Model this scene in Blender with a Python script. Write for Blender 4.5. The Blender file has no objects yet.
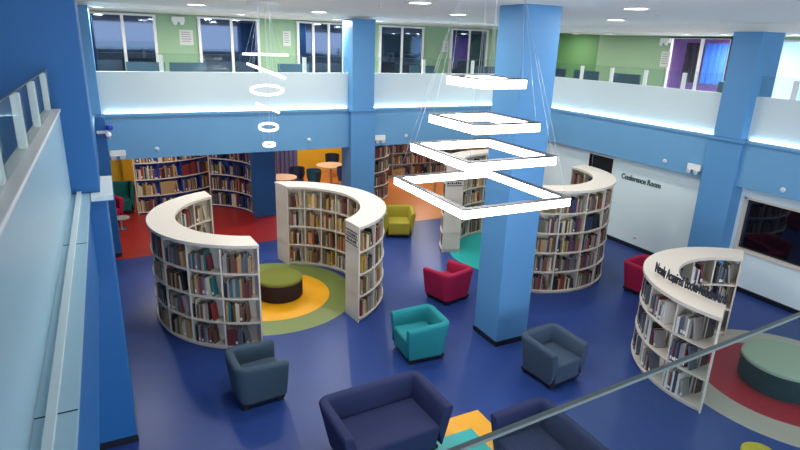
import bpy, math, random
from mathutils import Vector, Matrix
random.seed(7)
R = math.radians
scene = bpy.context.scene
col = scene.collection

# ------------------------------------------------------------------ camera
CAM = Vector((0, 0, 4.8))
F = 567.8
yaw, pitch, roll = 0.47542882, 0.31165408, 0.03301257
fw = Vector((math.sin(yaw)*math.cos(pitch), math.cos(yaw)*math.cos(pitch), -math.sin(pitch)))
rt = Vector((math.cos(yaw), -math.sin(yaw), 0)); up = rt.cross(fw)
c_, s_ = math.cos(roll), math.sin(roll)
RT = rt*c_ + up*s_; UP = up*c_ - rt*s_
cd = bpy.data.cameras.new('camera'); cam = bpy.data.objects.new('camera', cd); col.objects.link(cam)
cd.sensor_width = 36; cd.lens = F/800*36; cd.clip_start = 0.02
cam.matrix_world = Matrix(((RT.x, UP.x, -fw.x, CAM.x), (RT.y, UP.y, -fw.y, CAM.y), (RT.z, UP.z, -fw.z, CAM.z), (0, 0, 0, 1)))
scene.camera = cam
def ray(x, y): return fw + RT*((x-400)/F) - UP*((y-225)/F)
def at_z(x, y, z=0.0): d = ray(x, y); return CAM + d*((z-CAM.z)/d.z)
def at_y(x, y, Y): d = ray(x, y); return CAM + d*(Y/d.y)
def at_x(x, y, X): d = ray(x, y); return CAM + d*(X/d.x)

# ------------------------------------------------------------------ world, exposure
w = bpy.data.worlds.new('world'); scene.world = w; w.use_nodes = True
w.node_tree.nodes['Background'].inputs[0].default_value = (0.75, 0.85, 1, 1)
w.node_tree.nodes['Background'].inputs[1].default_value = 2.6  # added fill light, enters by the open side behind the camera
vs = scene.view_settings
vs.view_transform = 'Standard'; vs.look = 'None'; vs.gamma = 1; vs.use_curve_mapping = False
vs.exposure = 0.66
DOWN_W, UNDER_W, WALK_W, LED, FRAME_E, RING_E = 25, 30, 64, 5.5, 6.0, 1.3

# ------------------------------------------------------------------ materials
def lin(c):
    c = c/255
    return c/12.92 if c <= .04045 else ((c+.055)/1.055)**2.4
def rgb(r, g, b): return (lin(r), lin(g), lin(b), 1)
MATS = {}
def mat(name, c, rough=.6, spec=.5, noise=0, scale=8, bump=0, bscale=60, metal=0, emit=0, coat=0):
    if name in MATS: return MATS[name]
    m = bpy.data.materials.new(name); m.use_nodes = True; nt = m.node_tree; b = nt.nodes['Principled BSDF']
    b.inputs['Base Color'].default_value = rgb(*c); b.inputs['Roughness'].default_value = rough
    b.inputs['Specular IOR Level'].default_value = spec; b.inputs['Metallic'].default_value = metal
    if coat: b.inputs['Coat Weight'].default_value = coat; b.inputs['Coat Roughness'].default_value = .12
    tc = None
    if noise or bump:
        tc = nt.nodes.new('ShaderNodeTexCoord')
    if noise:
        n = nt.nodes.new('ShaderNodeTexNoise'); n.inputs['Scale'].default_value = scale; n.inputs['Detail'].default_value = 6
        nt.links.new(tc.outputs['Object'], n.inputs['Vector'])
        mx = nt.nodes.new('ShaderNodeMix'); mx.data_type = 'RGBA'
        k1, k2 = 1-noise, 1+noise
        a = rgb(*c)
        mx.inputs['A'].default_value = (a[0]*k1, a[1]*k1, a[2]*k1, 1); mx.inputs['B'].default_value = (a[0]*k2, a[1]*k2, a[2]*k2, 1)
        nt.links.new(n.outputs['Fac'], mx.inputs['Factor']); nt.links.new(mx.outputs['Result'], b.inputs['Base Color'])
    if bump:
        n = nt.nodes.new('ShaderNodeTexNoise'); n.inputs['Scale'].default_value = bscale; n.inputs['Detail'].default_value = 4
        nt.links.new(tc.outputs['Object'], n.inputs['Vector'])
        bp = nt.nodes.new('ShaderNodeBump'); bp.inputs['Strength'].default_value = bump; bp.inputs['Distance'].default_value = .01
        nt.links.new(n.outputs['Fac'], bp.inputs['Height']); nt.links.new(bp.outputs['Normal'], b.inputs['Normal'])
    if emit:
        b.inputs['Emission Color'].default_value = rgb(*c); b.inputs['Emission Strength'].default_value = emit
    MATS[name] = m; return m
def glassmat(name, tint, refl, haze, hazecol=(200, 215, 215)):
    m = bpy.data.materials.new(name); m.use_nodes = True; nt = m.node_tree; nt.nodes.clear()
    out = nt.nodes.new('ShaderNodeOutputMaterial'); tr = nt.nodes.new('ShaderNodeBsdfTransparent'); tr.inputs[0].default_value = rgb(*tint)
    gl = nt.nodes.new('ShaderNodeBsdfGlossy'); gl.inputs['Roughness'].default_value = .03
    df = nt.nodes.new('ShaderNodeBsdfDiffuse'); df.inputs[0].default_value = rgb(*hazecol)
    fr = nt.nodes.new('ShaderNodeLayerWeight'); fr.inputs[0].default_value = .25
    ml = nt.nodes.new('ShaderNodeMath'); ml.operation = 'MULTIPLY'; ml.inputs[1].default_value = refl*4
    ad = nt.nodes.new('ShaderNodeMath'); ad.operation = 'ADD'; ad.inputs[1].default_value = refl; ad.use_clamp = True
    m1 = nt.nodes.new('ShaderNodeMixShader'); m1.inputs[0].default_value = haze
    m2 = nt.nodes.new('ShaderNodeMixShader')
    L = nt.links.new
    L(tr.outputs[0], m1.inputs[1]); L(df.outputs[0], m1.inputs[2]); L(fr.outputs['Fresnel'], ml.inputs[0]); L(ml.outputs[0], ad.inputs[0])
    L(ad.outputs[0], m2.inputs[0]); L(m1.outputs[0], m2.inputs[1]); L(gl.outputs[0], m2.inputs[2]); L(m2.outputs[0], out.inputs[0])
    MATS[name] = m; return m
M_beam = mat('blue wall paint', (102, 155, 195), .55, .4, .04, 1.5)
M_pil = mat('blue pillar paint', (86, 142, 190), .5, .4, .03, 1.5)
M_pild = mat('deep and shaded blue paint', (30, 96, 156), .5, .4, .03, 1.5)  # big left pillar: shade on the common pillar blue put into this colour
M_par = mat('pale parapet paint', (200, 214, 217), .6, .4, .02, 2)
M_parL = mat('pale aqua gloss panel', (160, 194, 208), .3, .5, .04, 1.2)
M_aqua = mat('pale aqua wall paint', (218, 234, 236), .6, .4, .02, 2)
M_ceil = mat('white ceiling paint', (244, 240, 232), .8, .3, .02, 1.5)
M_green = mat('sage green wall paint', (146, 176, 142), .6, .4, .03, 2)
M_dgreen = mat('leaf green wall paint', (98, 140, 92), .6, .4, .03, 2)
M_yelw = mat('yellow wall paint', (226, 178, 40), .6, .4, .03, 2)
M_purple = mat('purple wall paint', (140, 96, 160), .6, .4, .03, 2)
M_slab = mat('grey slab', (150, 150, 150), .8)
M_white = mat('white laminate', (214, 204, 190), .45, .5, .015, 3)
M_wmet = mat('white metal', (226, 226, 224), .4)
M_black = mat('black plastic', (18, 18, 20), .5)
M_skirt = mat('dark skirting', (22, 24, 34), .4)
M_dark = mat('doorway shade', (16, 18, 24), .8)
M_txt = mat('dark blue lettering', (24, 30, 48), .5)
M_txt2 = mat('grey green lettering', (70, 88, 92), .5)
M_led = mat('LED strip', (205, 240, 255), emit=LED)
M_frm = mat('luminous diffuser', (255, 253, 250), emit=FRAME_E)
M_rng = mat('luminous ring diffuser', (255, 246, 228), emit=RING_E)
M_dl = mat('downlight diffuser', (255, 248, 236), emit=7)
M_wire = mat('steel wire', (190, 195, 200), .3, metal=.6)
M_glass = glassmat('clear rail glass', (244, 249, 248), .012, .012)
M_gnear = glassmat('near rail glass', (240, 246, 245), .002, .006)
M_gedge = mat('glass edge', (92, 104, 104), .4)
def darkglass(name, c, refl):
    m = bpy.data.materials.new(name); m.use_nodes = True; nt = m.node_tree; b = nt.nodes['Principled BSDF']
    b.inputs['Base Color'].default_value = rgb(*c); b.inputs['Roughness'].default_value = .04
    b.inputs['Specular IOR Level'].default_value = .5
    gl = nt.nodes.new('ShaderNodeBsdfGlossy'); gl.inputs['Roughness'].default_value = .03; gl.inputs[0].default_value = (.35, .55, .95, 1)
    mx = nt.nodes.new('ShaderNodeMixShader'); mx.inputs[0].default_value = refl
    nt.links.new(b.outputs[0], mx.inputs[1]); nt.links.new(gl.outputs[0], mx.inputs[2]); nt.links.new(mx.outputs[0], nt.nodes['Material Output'].inputs[0])
    MATS[name] = m; return m
M_win = darkglass('dark window glass', (12, 20, 44), .11)
M_win2 = darkglass('dark lower window glass', (12, 12, 16), .06)
M_floor = mat('blue vinyl floor', (40, 64, 126), .34, .22, .14, 1.3)
M_red = mat('red vinyl floor', (150, 30, 28), .35, .5, .08, 2)
M_orange = mat('orange vinyl floor', (206, 126, 58), .35, .5, .08, 2)
M_lgreen = mat('green vinyl', (116, 132, 68), .35, .5, .06, 3)
M_yel = mat('yellow vinyl', (236, 168, 24), .35, .5, .05, 3)
M_teal = mat('teal vinyl', (34, 170, 166), .35, .5, .05, 3)
M_cream = mat('cream vinyl', (172, 166, 150), .35, .5, .05, 3)
M_redv = mat('crimson vinyl', (160, 24, 42), .35, .5, .05, 3)

# ------------------------------------------------------------------ mesh helpers
class MB:
    def __init__(s): s.v = []; s.f = []; s.m = []
    def add(s, vs_, fs, mi=0):
        o = len(s.v); s.v += [tuple(p) for p in vs_]; s.f += [tuple(i+o for i in f) for f in fs]; s.m += [mi]*len(fs)
        return s
    def box(s, x0, x1, y0, y1, z0, z1, mi=0):
        return s.add([(x0,y0,z0),(x1,y0,z0),(x1,y1,z0),(x0,y1,z0),(x0,y0,z1),(x1,y0,z1),(x1,y1,z1),(x0,y1,z1)],
              [(0,3,2,1),(4,5,6,7),(0,1,5,4),(1,2,6,5),(2,3,7,6),(3,0,4,7)], mi)
    def arc(s, cx, cy, ri, ro, a0, a1, z0, z1, n=None, mi=0, sk=(0, 0, 0, 0)):
        n = n or max(2, int(abs(a1-a0)/4)+1); V = []; Fs = []
        for i in range(n+1):
            t = i/n; a = R(a0+sk[0]+(a1+sk[1]-a0-sk[0])*t); b = R(a0+sk[2]+(a1+sk[3]-a0-sk[2])*t)
            c, q, c2, q2 = math.cos(a), math.sin(a), math.cos(b), math.sin(b)
            V += [(cx+ri*c, cy+ri*q, z0), (cx+ro*c2, cy+ro*q2, z0), (cx+ro*c2, cy+ro*q2, z1), (cx+ri*c, cy+ri*q, z1)]
        for i in range(n):
            p, q = 4*i, 4*i+4
            for k in range(4):
                k2 = (k+1) % 4; Fs.append((p+k, p+k2, q+k2, q+k))
        Fs.append((3,2,1,0)); e = 4*n; Fs.append((e, e+1, e+2, e+3))
        return s.add(V, Fs, mi)
    def lathe(s, cx, cy, prof, n=40, mi=0):
        V = []; Fs = []; k = len(prof)
        for i in range(n):
            a = 2*math.pi*i/n
            for r, z in prof: V.append((cx+r*math.cos(a), cy+r*math.sin(a), z))
        for i in range(n):
            j = (i+1) % n
            for q in range(k-1): Fs.append((i*k+q, j*k+q, j*k+q+1, i*k+q+1))
        if prof[0] == prof[-1]: return s.add(V, Fs, mi)
        if prof[0][0] > 1e-4: Fs.append(tuple(i*k for i in range(n))[::-1])
        if prof[-1][0] > 1e-4: Fs.append(tuple(i*k+k-1 for i in range(n)))
        return s.add(V, Fs, mi)
    def tube(s, a, b, r, n=8, mi=0):
        a, b = Vector(a), Vector(b); d = (b-a).normalized(); u = d.orthogonal().normalized(); v = d.cross(u)
        V = []
        for p in (a, b):
            for i in range(n): t = 2*math.pi*i/n; V.append(p+u*r*math.cos(t)+v*r*math.sin(t))
        Fs = [(i, (i+1)%n, n+(i+1)%n, n+i) for i in range(n)] + [tuple(range(n))[::-1], tuple(range(n, 2*n))]
        return s.add(V, Fs, mi)
    def xf(s, mtx): s.v = [tuple(mtx @ Vector(p)) for p in s.v]; return s
    def mesh(s, name, mats):
        me = bpy.data.meshes.new(name); me.from_pydata(s.v, [], s.f); mats = mats if isinstance(mats, (list, tuple)) else [mats]
        for m in mats: me.materials.append(m)
        if len(mats) > 1: me.polygons.foreach_set('material_index', s.m)
        import bmesh
        b = bmesh.new(); b.from_mesh(me); bmesh.ops.recalc_face_normals(b, faces=b.faces); b.to_mesh(me); b.free()
        return me
    def obj(s, name, mats, parent=None, bevel=0, smooth=0, seg=2):
        return link(name, s.mesh(name, mats), parent, bevel, smooth, seg)
def link(name, me, parent=None, bevel=0, smooth=0, seg=2):
    o = bpy.data.objects.new(name, me); col.objects.link(o)
    if parent: o.parent = parent
    if bevel:
        b = o.modifiers.new('bevel', 'BEVEL'); b.width = bevel; b.segments = seg; b.limit_method = 'ANGLE'; b.angle_limit = R(35)
    if smooth:
        for p in me.polygons: p.use_smooth = True
        if hasattr(me, 'set_sharp_from_angle'): me.set_sharp_from_angle(angle=R(smooth))
    return o
def tag(o, label, cat, group=None, kind=None):
    o['label'] = label; o['category'] = cat
    if group: o['group'] = group
    if kind: o['kind'] = kind
    return o
def struct(o, label=None, cat=None):
    o['kind'] = 'structure'
    if label: o['label'] = label; o['category'] = cat
    return o
def thing(name, label, cat, loc=(0, 0, 0), rz=0, group=None):
    o = bpy.data.objects.new(name, None); col.objects.link(o); o.location = loc; o.rotation_euler = (0, 0, rz); o.empty_display_size = .2
    return tag(o, label, cat, group)
def copy_tree(o, parent=None):
    c = o.copy(); col.objects.link(c); c.parent = parent
    for ch in list(o.children): copy_tree(ch, c)
    return c
def text_mesh(s, size, ext=.002, align='LEFT', bold=0):
    cu = bpy.data.curves.new('lettering', 'FONT'); cu.body = s; cu.size = size; cu.extrude = ext; cu.align_x = align; cu.offset = bold
    o = bpy.data.objects.new('lettering', cu); col.objects.link(o); bpy.context.view_layer.update()
    me = bpy.data.meshes.new_from_object(o.evaluated_get(bpy.context.evaluated_depsgraph_get()))
    bpy.data.objects.remove(o); bpy.data.curves.remove(cu); return me
def area(parent, loc, size, power, color=(1, .96, .9), rot=(0, 0, 0), shape='DISK', spread=180, sy=None):
    l = bpy.data.lights.new('lamp', 'AREA'); l.shape = shape; l.size = size; l.energy = power; l.color = color; l.spread = R(spread)
    if sy: l.size_y = sy
    o = bpy.data.objects.new('lamp', l); col.objects.link(o); o.parent = parent; o.location = loc; o.rotation_euler = rot
    return o

# ------------------------------------------------------------------ room shell
ZL, ZP = 3.15, 4.02           # ledge level, parapet top
YB, XR, XL = 13.6, 11.25, -.3   # beam faces: back, right, left
struct(MB().box(-4.5, 14.6, -3, 20.6, -.12, 0).obj('floor', M_floor), 'glossy blue vinyl floor of the reading hall', 'floor')
def inlay(mb, m, label): return struct(mb.obj('floor_inlay', m), label, 'floor inlay')
inlay(MB().box(-4.4, 4.6, 13.25, 20.4, 0, .003), M_red, 'red vinyl floor in the alcove with the wavy bookshelf')
inlay(MB().box(4.6, 14.2, 13.4, 20.4, 0, .003), M_orange, 'orange vinyl floor in the alcove with tables and drum shelf')
inlay(MB().lathe(2.42, 10.2, [(1.66, 0), (1.66, .003), (1.12, .003), (1.12, 0), (1.66, 0)], 72), M_lgreen, 'green floor ring between the two curved four tier bookcases')
inlay(MB().lathe(2.46, 10.17, [(1.12, 0), (1.12, .004), (.0, .004)], 72), M_yel, 'yellow floor disc under the olive ottoman')
inlay(MB().lathe(8.88, 4.0, [(1.72, 0), (1.72, .003), (1.1, .003), (1.1, 0), (1.72, 0)], 72), M_cream, 'cream floor ring beside the lettered bookcase')
inlay(MB().lathe(8.83, 4.05, [(1.2, 0), (1.2, .004), (0, .004)], 72), M_redv, 'crimson floor disc under the mint ottoman')
inlay(MB().lathe(8.42, 10.35, [(1.55, 0), (1.55, .003), (0, .003)], 72), M_teal, 'teal floor disc inside the five tier bookcases')
inlay(MB().box(1.9, 4.09, 3.2, 5.42, 0, .003), M_yel, 'yellow square floor inlay between the navy sofas')
inlay(MB().box(2.2, 3.79, 3.5, 5.12, .003, .006), M_teal, 'teal square inset in the yellow floor square')

def wall(name, mb, m, label): return struct(mb.obj(name, m), label, 'wall')
ZC, ZSB, ZSR = 5.36, 5.30, 5.20
struct(MB().box(-4.6, 14.8, -3, 17.2, ZC, ZC+.1).obj('ceiling', M_ceil), 'white flat ceiling over the atrium', 'ceiling')
struct(MB().box(-4.5, 14.6, YB+.1, 16.7, ZSB, ZC).obj('ceiling_soffit_back', M_ceil), 'white dropped soffit over the gallery opposite', 'ceiling')
struct(MB().box(XR+.1, 14.5, -3, YB+.1, ZSR, ZC).obj('ceiling_soffit_right', M_ceil), 'white dropped soffit over the gallery with purple room', 'ceiling')
struct(MB().box(-4.4, 14.5, YB+.35, 20.5, 2.9, 3.0).obj('ceiling_alcove', M_ceil), 'low ceiling of the alcoves under the gallery', 'ceiling')
# gallery slabs
struct(MB().box(-4.4, 14.5, YB+.16, 16.7, 3.0, 3.1).obj('floor_gallery_back', M_slab), 'gallery floor slab', 'floor')
struct(MB().box(XR+.2, 14.5, -3, YB+.16, 3.0, 3.1).obj('floor_gallery_right', M_slab), 'gallery floor slab beside purple room', 'floor')
struct(MB().box(-4.4, XL-.2, -3, YB+.16, 3.0, 3.1).obj('floor_gallery_left', M_slab), 'gallery floor slab behind aqua parapet', 'floor')
struct(MB().box(XL-.2, XR+.2, -3, .3, 3.0, 3.1).obj('floor_gallery_front', M_slab), 'gallery floor slab behind the near glass rail', 'floor')
# beams, ledges, parapets
wall('wall_beam_back', MB().box(XL-.3, XR+.3, YB, YB+.35, 2.17, 3.1), M_beam, 'long blue beam face below the glowing ledge opposite')
wall('wall_beam_right', MB().box(XR, XR+.35, -1, YB, 2.22, 3.1), M_beam, 'blue beam face above the Conference Room wall')
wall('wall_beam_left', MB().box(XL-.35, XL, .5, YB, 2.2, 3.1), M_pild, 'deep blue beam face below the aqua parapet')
wall('wall_parapet_back', MB().box(XL-.3, XR+.3, YB+.16, YB+.24, ZL, ZP), M_par, 'pale parapet wall opposite, lit from its ledge')
wall('wall_parapet_right', MB().box(XR+.16, XR+.24, -1, YB+.16, ZL, ZP-.02), M_par, 'pale parapet wall below the purple room gallery')
wall('wall_parapet_left', MB().box(XL-.24, XL-.15, .5, YB+.16, ZL, ZP), M_parL, 'pale aqua parapet panel of the near gallery')
struct(MB().box(XL-.28, XL-.135, .5, YB+.1, ZP, ZP+.03).obj('trim_1', M_wmet, bevel=.006), 'white capping on the aqua parapet', 'trim')
struct(MB().box(XL-.3, XR+.3, YB-.05, YB+.3, 3.1, ZL).obj('trim_2', M_beam), 'blue ledge along the beam opposite', 'trim')
struct(MB().box(XR-.05, XR+.3, -1, YB-.05, 3.1, ZL).obj('trim_3', M_beam), 'blue ledge along the Conference Room side', 'trim')
lt = struct(MB().box(XL-.3, XL+.02, .5, YB-.05, 3.1, ZL).obj('trim_4', M_parL), 'pale aqua ledge along the near gallery', 'trim')
MB().box(XL-.1, XL-.06, .5, YB-.1, ZL, ZL+.03).obj('light_channel', M_par, lt)
for y in (2.62, 5.05): MB().box(XL-.15, XL+.021, y, y+.005, ZL, ZL+.003).obj('joint', M_black, lt)
# LED strips on the ledges
for i, (b, lab) in enumerate(((MB().box(XL+.2, 5.42, YB+.11, YB+.14, ZL, ZL+.02), 'long white light strip along the ledge opposite, left of pillar'),
        (MB().box(6.12, XR+.1, YB+.11, YB+.14, ZL, ZL+.02), 'white light strip on the opposite ledge, behind square chandelier'),
        (MB().box(XR+.11, XR+.14, 7.7, YB+.05, ZL, ZL+.02), 'white light strip on the ledge over Conference Room sign'),
        (MB().box(XR+.11, XR+.14, 1, 6.96, ZL, ZL+.02), 'white light strip on the ledge over the dark lower window'))):
    tag(b.obj('light_strip', M_led), lab, 'light strip', 'cove light strips')
# pillars
def pillar(x0, x1, y0, y1, z0, z1, m, label, skirt=False, capital=None):
    o = struct(MB().box(x0, x1, y0, y1, z0, z1).obj('pillar', m, bevel=.012), label, 'pillar')
    if skirt: MB().box(x0-.012, x1+.012, y0-.012, y1+.012, 0, .09).obj('skirting', M_skirt, o)
    if capital: MB().box(*capital, 3.1, ZL+.004).obj('capital', M_par if x1 < 0 else m, o)
    return o
pillar(5.34, 5.98, 6.74, 7.39, 0, ZC, M_pil, 'free standing square blue pillar in the middle of the hall', True)
pillar(XR-.05, 11.9, 7.03, 7.63, ZL, ZSR, M_pil, 'upper blue pillar beside the purple room')
pillar(XR-.08, 11.6, 6.96, 7.70, 0, 3.1, M_pil, 'lower blue pillar between Conference Room wall and dark window', True, (XR-.13, XR+.2, 6.9, 7.76))
pillar(5.47, 6.07, YB-.15, 14.1, ZL, ZSB, M_pil, 'upper blue pillar in the parapet opposite')
pillar(5.43, 6.11, YB-.17, 14.1, 0, 3.1, M_pil, 'lower blue pillar between the alcoves', True, (5.38, 6.16, YB-.22, YB+.2))
pillar(-1.3, -.18, 6.75, 7.4, ZL, ZC, M_pild, 'big shaded blue upper pillar rising through the aqua parapet')
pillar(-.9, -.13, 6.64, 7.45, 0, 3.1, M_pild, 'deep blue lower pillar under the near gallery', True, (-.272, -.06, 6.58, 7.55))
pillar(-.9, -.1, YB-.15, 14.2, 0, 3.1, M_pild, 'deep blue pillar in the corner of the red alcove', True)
pillar(-.9, -.15, YB-.1, 14.2, ZL, ZSB, M_pil, 'upper corner pillar beside the green wall')
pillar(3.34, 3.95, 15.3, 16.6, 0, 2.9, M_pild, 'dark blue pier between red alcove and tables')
# lower walls
wall('wall_right', MB().box(11.5, 11.7, 11.24, 13.9, 0, 2.9).box(11.5, 11.7, 7.6, 10.4, 0, 2.9).box(11.5, 11.7, 10.4, 11.24, 2.1, 2.9)
     .box(11.5, 11.7, 6.86, 7.6, 0, 2.9).box(11.5, 11.7, -3, 6.86, 0, .9).box(11.5, 11.7, -3, 6.86, 2.0, 2.9).box(11.5, 11.7, -3, 4.2, .9, 2.0), M_aqua, 'pale aqua wall with Conference Room lettering')
struct(MB().box(11.475, 11.5, -3, 6.9, 0, .1).box(11.475, 11.5, 7.75, 10.4, 0, .1).box(11.475, 11.5, 11.24, 13.6, 0, .1).obj('baseboard_right', M_skirt), 'dark skirting along the aqua wall', 'skirting')
wall('wall_back', MB().box(-4.5, 14.6, 20.4, 20.6, 0, 2.9), M_yelw, 'yellow wall at the back of the alcoves')
wall('wall_left', MB().box(-4.6, -4.4, -3, 20.6, 0, ZC), M_aqua, 'far wall under and behind the near gallery')
wall('wall_end', MB().box(14.5, 14.7, -3, 20.6, 0, 3.0), M_aqua, 'outer wall of the conference side')
d = thing('door_1', 'dark open doorway beside the Conference Room lettering', 'door', (11.5, 10.4, 0)); d['kind'] = 'structure'
MB().box(.12, .16, 0, .84, 0, 2.1).obj('opening_shade', M_dark, d); MB().box(-.02, .1, -.05, 0, 0, 2.15).box(-.02, .1, .84, .89, 0, 2.15).box(-.02, .1, 0, .84, 2.1, 2.15).obj('door_frame', M_wmet, d)  # dark sheet stands in for the shade inside the opening
MB().box(.06, .12, .74, .77, .95, 1.1).obj('door_handle', M_wire, d)
wn = thing('window_1', 'wide dark window in the aqua wall past the lower pillar', 'window', (11.5, 4.2, .9)); wn['kind'] = 'structure'
MB().box(.06, .08, 0, 2.66, 0, 1.1).obj('pane', M_win2, wn)
MB().box(-.02, .1, 2.62, 2.67, 0, 1.1).box(-.02, .1, 0, .05, 0, 1.1).box(-.03, .1, 0, 2.67, -.04, .02).box(-.02, .1, 0, 2.67, 1.06, 1.1).obj('window_frame', M_white, wn)
# Conference Room lettering
me = text_mesh('Conference Room', .2, .006, bold=.004); me.materials.append(M_txt2)
L = max(v.co.x for v in me.vertices)
y0, z0 = 10.08, 1.68
for v in me.vertices: x, y, z = v.co; v.co = (11.49-z, y0-x*1.19/L, z0+y*.95)
tag(link('wall_lettering', me), 'Conference Room lettering on the pale aqua wall', 'lettering')

# upper walls with windows
YW, XW = 16.6, 14.2
wall('wall_gallery_back', MB().box(-4.5, 14.7, YW, YW+.1, 3.1, ZC), M_green, 'sage green gallery wall with dark windows')
wall('wall_gallery_right', MB().box(XW, XW+.1, 11.48, 14.15, 3.1, ZC).box(XW, XW+.1, 8.9, 9.7, 3.1, ZSR).box(XW, XW+.1, 9.7, 11.48, 5.14, ZSR).box(XW, XW+.1, -3, 6.0, 3.1, ZSR).box(XW, XW+.1, 6.0, 8.9, 5.12, ZSR), M_green, 'sage green gallery wall beside the purple room')
wall('wall_gallery_recess', MB().box(XW+.4, XW+.5, 14.2, 16.6, 3.1, ZC).box(XW, XW+.5, 14.15, 14.2, 3.1, ZC), M_dgreen, 'darker leaf green recess wall lit by a spot')
wi = 1
def upper_window(x0, x1, mull, label):
    global wi
    wi += 1
    t = thing('window_%d' % wi, label, 'window', (x0, YW, 3.1)); t['kind'] = 'structure'
    W = x1-x0; ed = [0]+[m-x0 for m in mull]+[W]
    for a, b in zip(ed, ed[1:]): MB().box(a+.02, b-.02, -.05, -.03, .03, 2.12).obj('pane', M_win, t)
    f = MB().box(-.05, W+.05, -.07, 0, 2.12, 2.17)
    for m in ed: f.box(m-.035, m+.035, -.08, 0, 0, 2.12)
    f.obj('window_frame', M_wmet, t)
upper_window(-.21, 1.28, [.54], 'two pane dark window next to the big shaded blue pillar')
upper_window(2.37, 3.92, [3.2], 'two pane dark window behind the ring chandelier')
upper_window(5.05, 7.0, [5.5, 5.97, 6.42], 'four pane dark window half behind the upper blue pillar')
upper_window(7.63, 9.11, [8.37], 'two pane dark window between upper pillar and paper notice')
upper_window(10.17, 11.56, [10.85], 'two pane dark window beside the free standing pillar')
# purple room
wall('wall_purple_room', MB().box(16.2, 16.3, 8.5, 13.0, 3.1, ZSR).box(XW+.1, 16.2, 12.9, 13.0, 3.1, ZSR).box(XW+.1, 16.2, 8.9, 9.0, 3.1, ZSR).box(XW+.1, 16.3, 8.9, 13, ZSR, ZSR+.05), M_purple, 'purple walls of the room behind the gallery window')
wi += 1
t = thing('window_%d' % wi, 'glazed front of the purple room', 'window', (XW, 9.7, 3.1)); t['kind'] = 'structure'
for a, b in ((.02, .8), (.84, 1.74)): MB().box(.03, .05, a, b, 0, 2.03).obj('pane', M_glass, t)
MB().box(0, .08, 1.74, 1.8, 0, 2.1).box(0, .08, .79, .84, 0, 2.03).box(0, .08, -.04, .02, 0, 2.1).box(0, .08, 0, 1.74, 2.03, 2.08).obj('window_frame', M_wmet, t)
yb0, yb1, yd1 = at_x(727, 55, 16.05).y, at_x(702, 55, 16.05).y, at_x(683, 55, 16.05).y
for i, (y0, y1, c, lab) in enumerate(((yb0, yb1, (52, 104, 196), 'blue hanging blind inside the purple room'), (yb1+.05, yd1, (34, 18, 40), 'dark hanging curtain inside the purple room'))):
    m_ = MB(); n = int((y1-y0)/.1)
    for k in range(n): m_.box(16.02+(k % 2)*.05, 16.08+(k % 2)*.05, y0+k*.1, y0+k*.1+.1, 3.9, 5.05)
    tag(m_.obj('curtain', mat('curtain%d' % i, c, .8)), lab, 'curtain')
wi += 1
t = thing('window_%d' % wi, 'wide gallery window past the upper pillar', 'window', (XW, 6.0, 3.1)); t['kind'] = 'structure'
MB().box(.03, .05, 0, 1.43, 0, 2.0).obj('pane', M_glass, t); MB().box(.03, .05, 1.47, 2.86, 0, 2.0).obj('pane', M_glass, t)
MB().box(0, .08, 1.43, 1.47, 0, 2.02).box(0, .08, 2.84, 2.9, 0, 2.02).box(0, .08, 0, 2.9, 1.98, 2.03).obj('window_frame', M_wmet, t)

# ------------------------------------------------------------------ glass railings with posts
def railing(label, p0, p1, z0, z1, posts, w=.05, wp=.09, void=False):
    """pane line from p0 to p1 (x,y), posts at distances along it"""
    t = thing('glass_railing', label, 'railing', (p0[0], p0[1], z0), math.atan2(p1[1]-p0[1], p1[0]-p0[0]), 'glass railings of the gallery')
    Ln = math.hypot(p1[0]-p0[0], p1[1]-p0[1]); H = z1-z0; ed = [0]+list(posts)+[Ln]
    for a, b in zip(ed, ed[1:]):
        if b-a > .05:
            p = MB().box(a+.01, b-.01, -.006, .006, .02, H).obj('pane', M_glass, t)
            MB().box(a+.01, b-.01, -.0065, .0065, H, H+.004).obj('pane_edge', M_gedge, p)
    for a in posts: MB().box(a-wp/2, a+wp/2, (-.01-w if void else .01), (-.01 if void else .01+w), 0, H-.03).obj('post', M_wmet, t, bevel=.006)
    return t
railing('glass railing with white posts on the aqua parapet', (XL-.2, .6), (XL-.2, 6.75), ZP+.03, 4.44, [1.6, 2.8, 3.87, 4.88, 6.0], w=.05)
bp = [at_y(x, 70, YB+.2).x for x in (162, 305, 424, 473)]
xb0 = -.15
railing('glass railing on the parapet opposite, before the ring chandelier', (-.1, YB+.2), (5.47, YB+.2), ZP, 4.4, [bp[0]+.1, bp[1]+.1])
railing('glass railing on the parapet opposite, behind the square chandelier', (6.07, YB+.2), (XR+.15, YB+.2), ZP, 4.4, [bp[2]-6.07, bp[3]-6.07, 4.9])
ry = [at_x(x, 80, XR+.2).y for x in (582, 612, 646, 685)]
railing('glass railing on the parapet below the leaf green recess', (XR+.2, 7.63), (XR+.2, YB+.1), ZP-.02, 4.38, sorted(y-7.63 for y in ry))
railing('glass railing on the parapet past the upper pillar', (XR+.2, 1.5), (XR+.2, 7.03), ZP-.02, 4.38, [1.5, 3.2, 4.85])
near = thing('glass_railing', 'near glass railing crossing in front of the navy sofa', 'railing', (-.4, .345, ZP), R(3.53), 'glass railings of the gallery')
p = MB().box(0, 4.2, -.003, .003, 0, .396).obj('pane', M_gnear, near); MB().box(0, 4.2, -.0032, .0032, .396, .4).obj('pane_edge', M_gedge, p)
wall('wall_parapet_front', MB().box(-.4, XR+.2, .24, .32, ZL-.2, ZP), M_par, 'pale parapet wall of the near gallery below its glass')

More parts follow.
